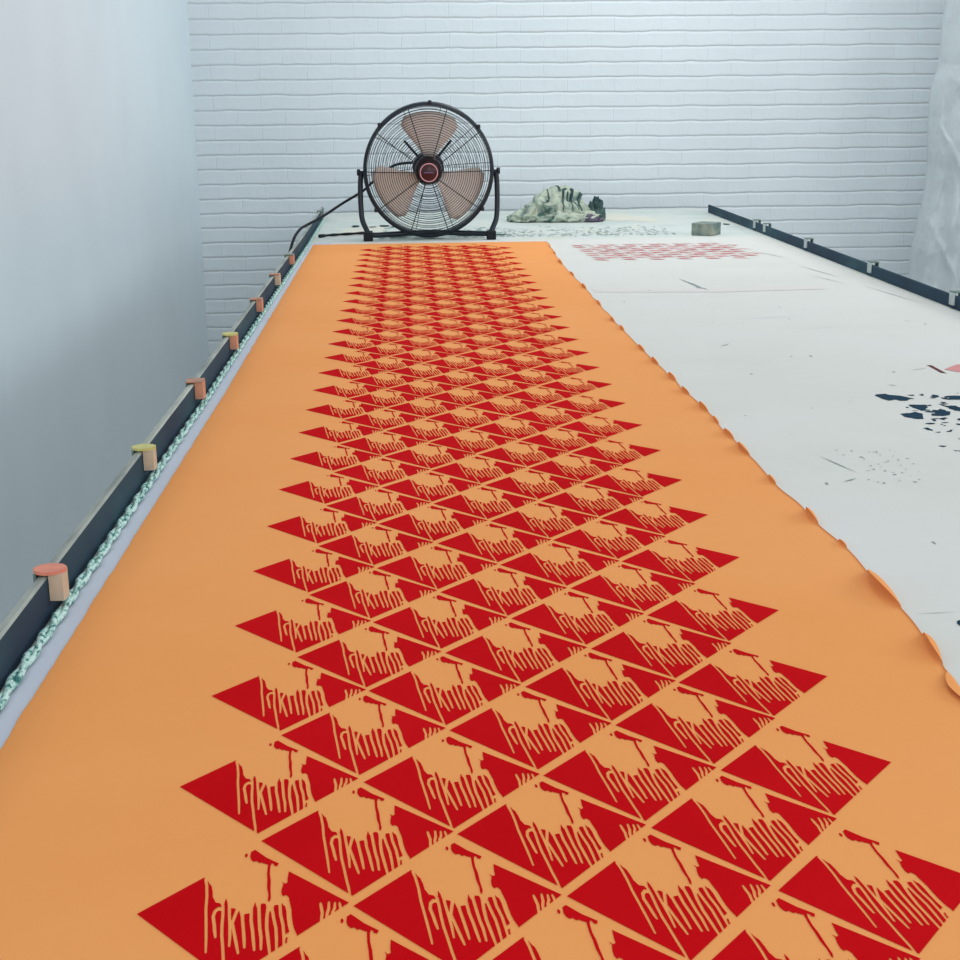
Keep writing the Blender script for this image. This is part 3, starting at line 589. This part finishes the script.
for k in range(5):
    bm = bmesh.new(); pts = []
    for t in range(13):
        ph = math.radians(22 + 8*t); dx = (.05, .28, .50, .70, -.35)[k] + .10*math.sin(ph*2 + k)
        c_ = math.sqrt(1-dx*dx); d = Vector((dx, -math.cos(ph)*c_, math.sin(ph)*c_))
        pts.append((ragpoint(d, .05, 0, 1.05, .9, .92, 1.3, .2, lambda x: 1.05+.10*x) + Vector((0, -.01, .01)))*S)
    tube(bm, pts, [((.05, .035, .06, .075, .03)[k])*S*(1-.6*abs(i-6)/6) for i in range(13)], 6)
    o = obj('printed_band', bm, M['rag_dark'], rag); o['label'] = 'dark green band'

# ------------------------------------------------------------------ plastic sheet and rack at the right
PL = [(FZ, 16.35), (-3.6, 16.6), (-2.3, 16.76), (-1.3, 16.78), (-.43, 16.93), (.31, 17.08), (1.4, 17.14), (2.9, 17.08), (3.8, 17.05), (4.3, 17.12), (4.8, 17.3), (6.8, 17.36), (9, 17.45)]
bm = bmesh.new(); NZ, NA = 200, 240; rings = []
for i in range(NZ+1):
    z = FZ + .02 + (9-FZ)*i/NZ; xl = interp(PL, z); xr = 20.6; cx = (xl+xr)/2; a = (xr-xl)/2; row = []
    for j in range(NA):
        th = 2*PI*j/NA; fold = .055*math.sin(11*th + .5*z) + .05*math.sin(19*th - .8*z + 2*noise.noise(Vector((z*.6, 0, 0)))) + .10*noise.noise(Vector((math.cos(th)*3, math.sin(th)*3, z*.55)))
        edge = 1 - abs(math.cos(th))**6
        rr = 1 + fold*edge
        px_ = cx + a*math.cos(th)*(1 + .01*noise.noise(Vector((z*2, 1, 0)))); py_ = 42.6 + 1.25*math.sin(th)*rr - (.12*math.sin(2.2*(z-1.2*math.cos(th)*a)) * edge)
        if math.sin(th) < 0:
            for x0, z0, sl, wd, am_ in ((17.12, 3.1, .42, .07, .20), (17.3, 4.6, .7, .10, .16), (17.0, -.2, .45, .09, .12), (17.5, 1.2, -.25, .08, .10)):
                dd = px_ - (x0 + (z0-z)*sl)
                if z0-3.2 < z < z0: py_ -= am_*math.exp(-(dd/wd)**2)*math.sin(PI*(z0-z)/3.2)
            py_ += .07*noise.noise(Vector((px_*2.6, z*1.8, 2)))
        row.append(bm.verts.new(W(px_, py_, z)))
    rings.append(row)
for A, B in zip(rings, rings[1:]):
    for j in range(NA): bm.faces.new((A[j], A[(j+1) % NA], B[(j+1) % NA], B[j]))
bm.faces.new(rings[-1])
sh = tag(obj('plastic_sheet', bm, M['plastic']), 'hanging translucent plastic sheeting at the far right, in front of the brick wall', 'plastic sheet')
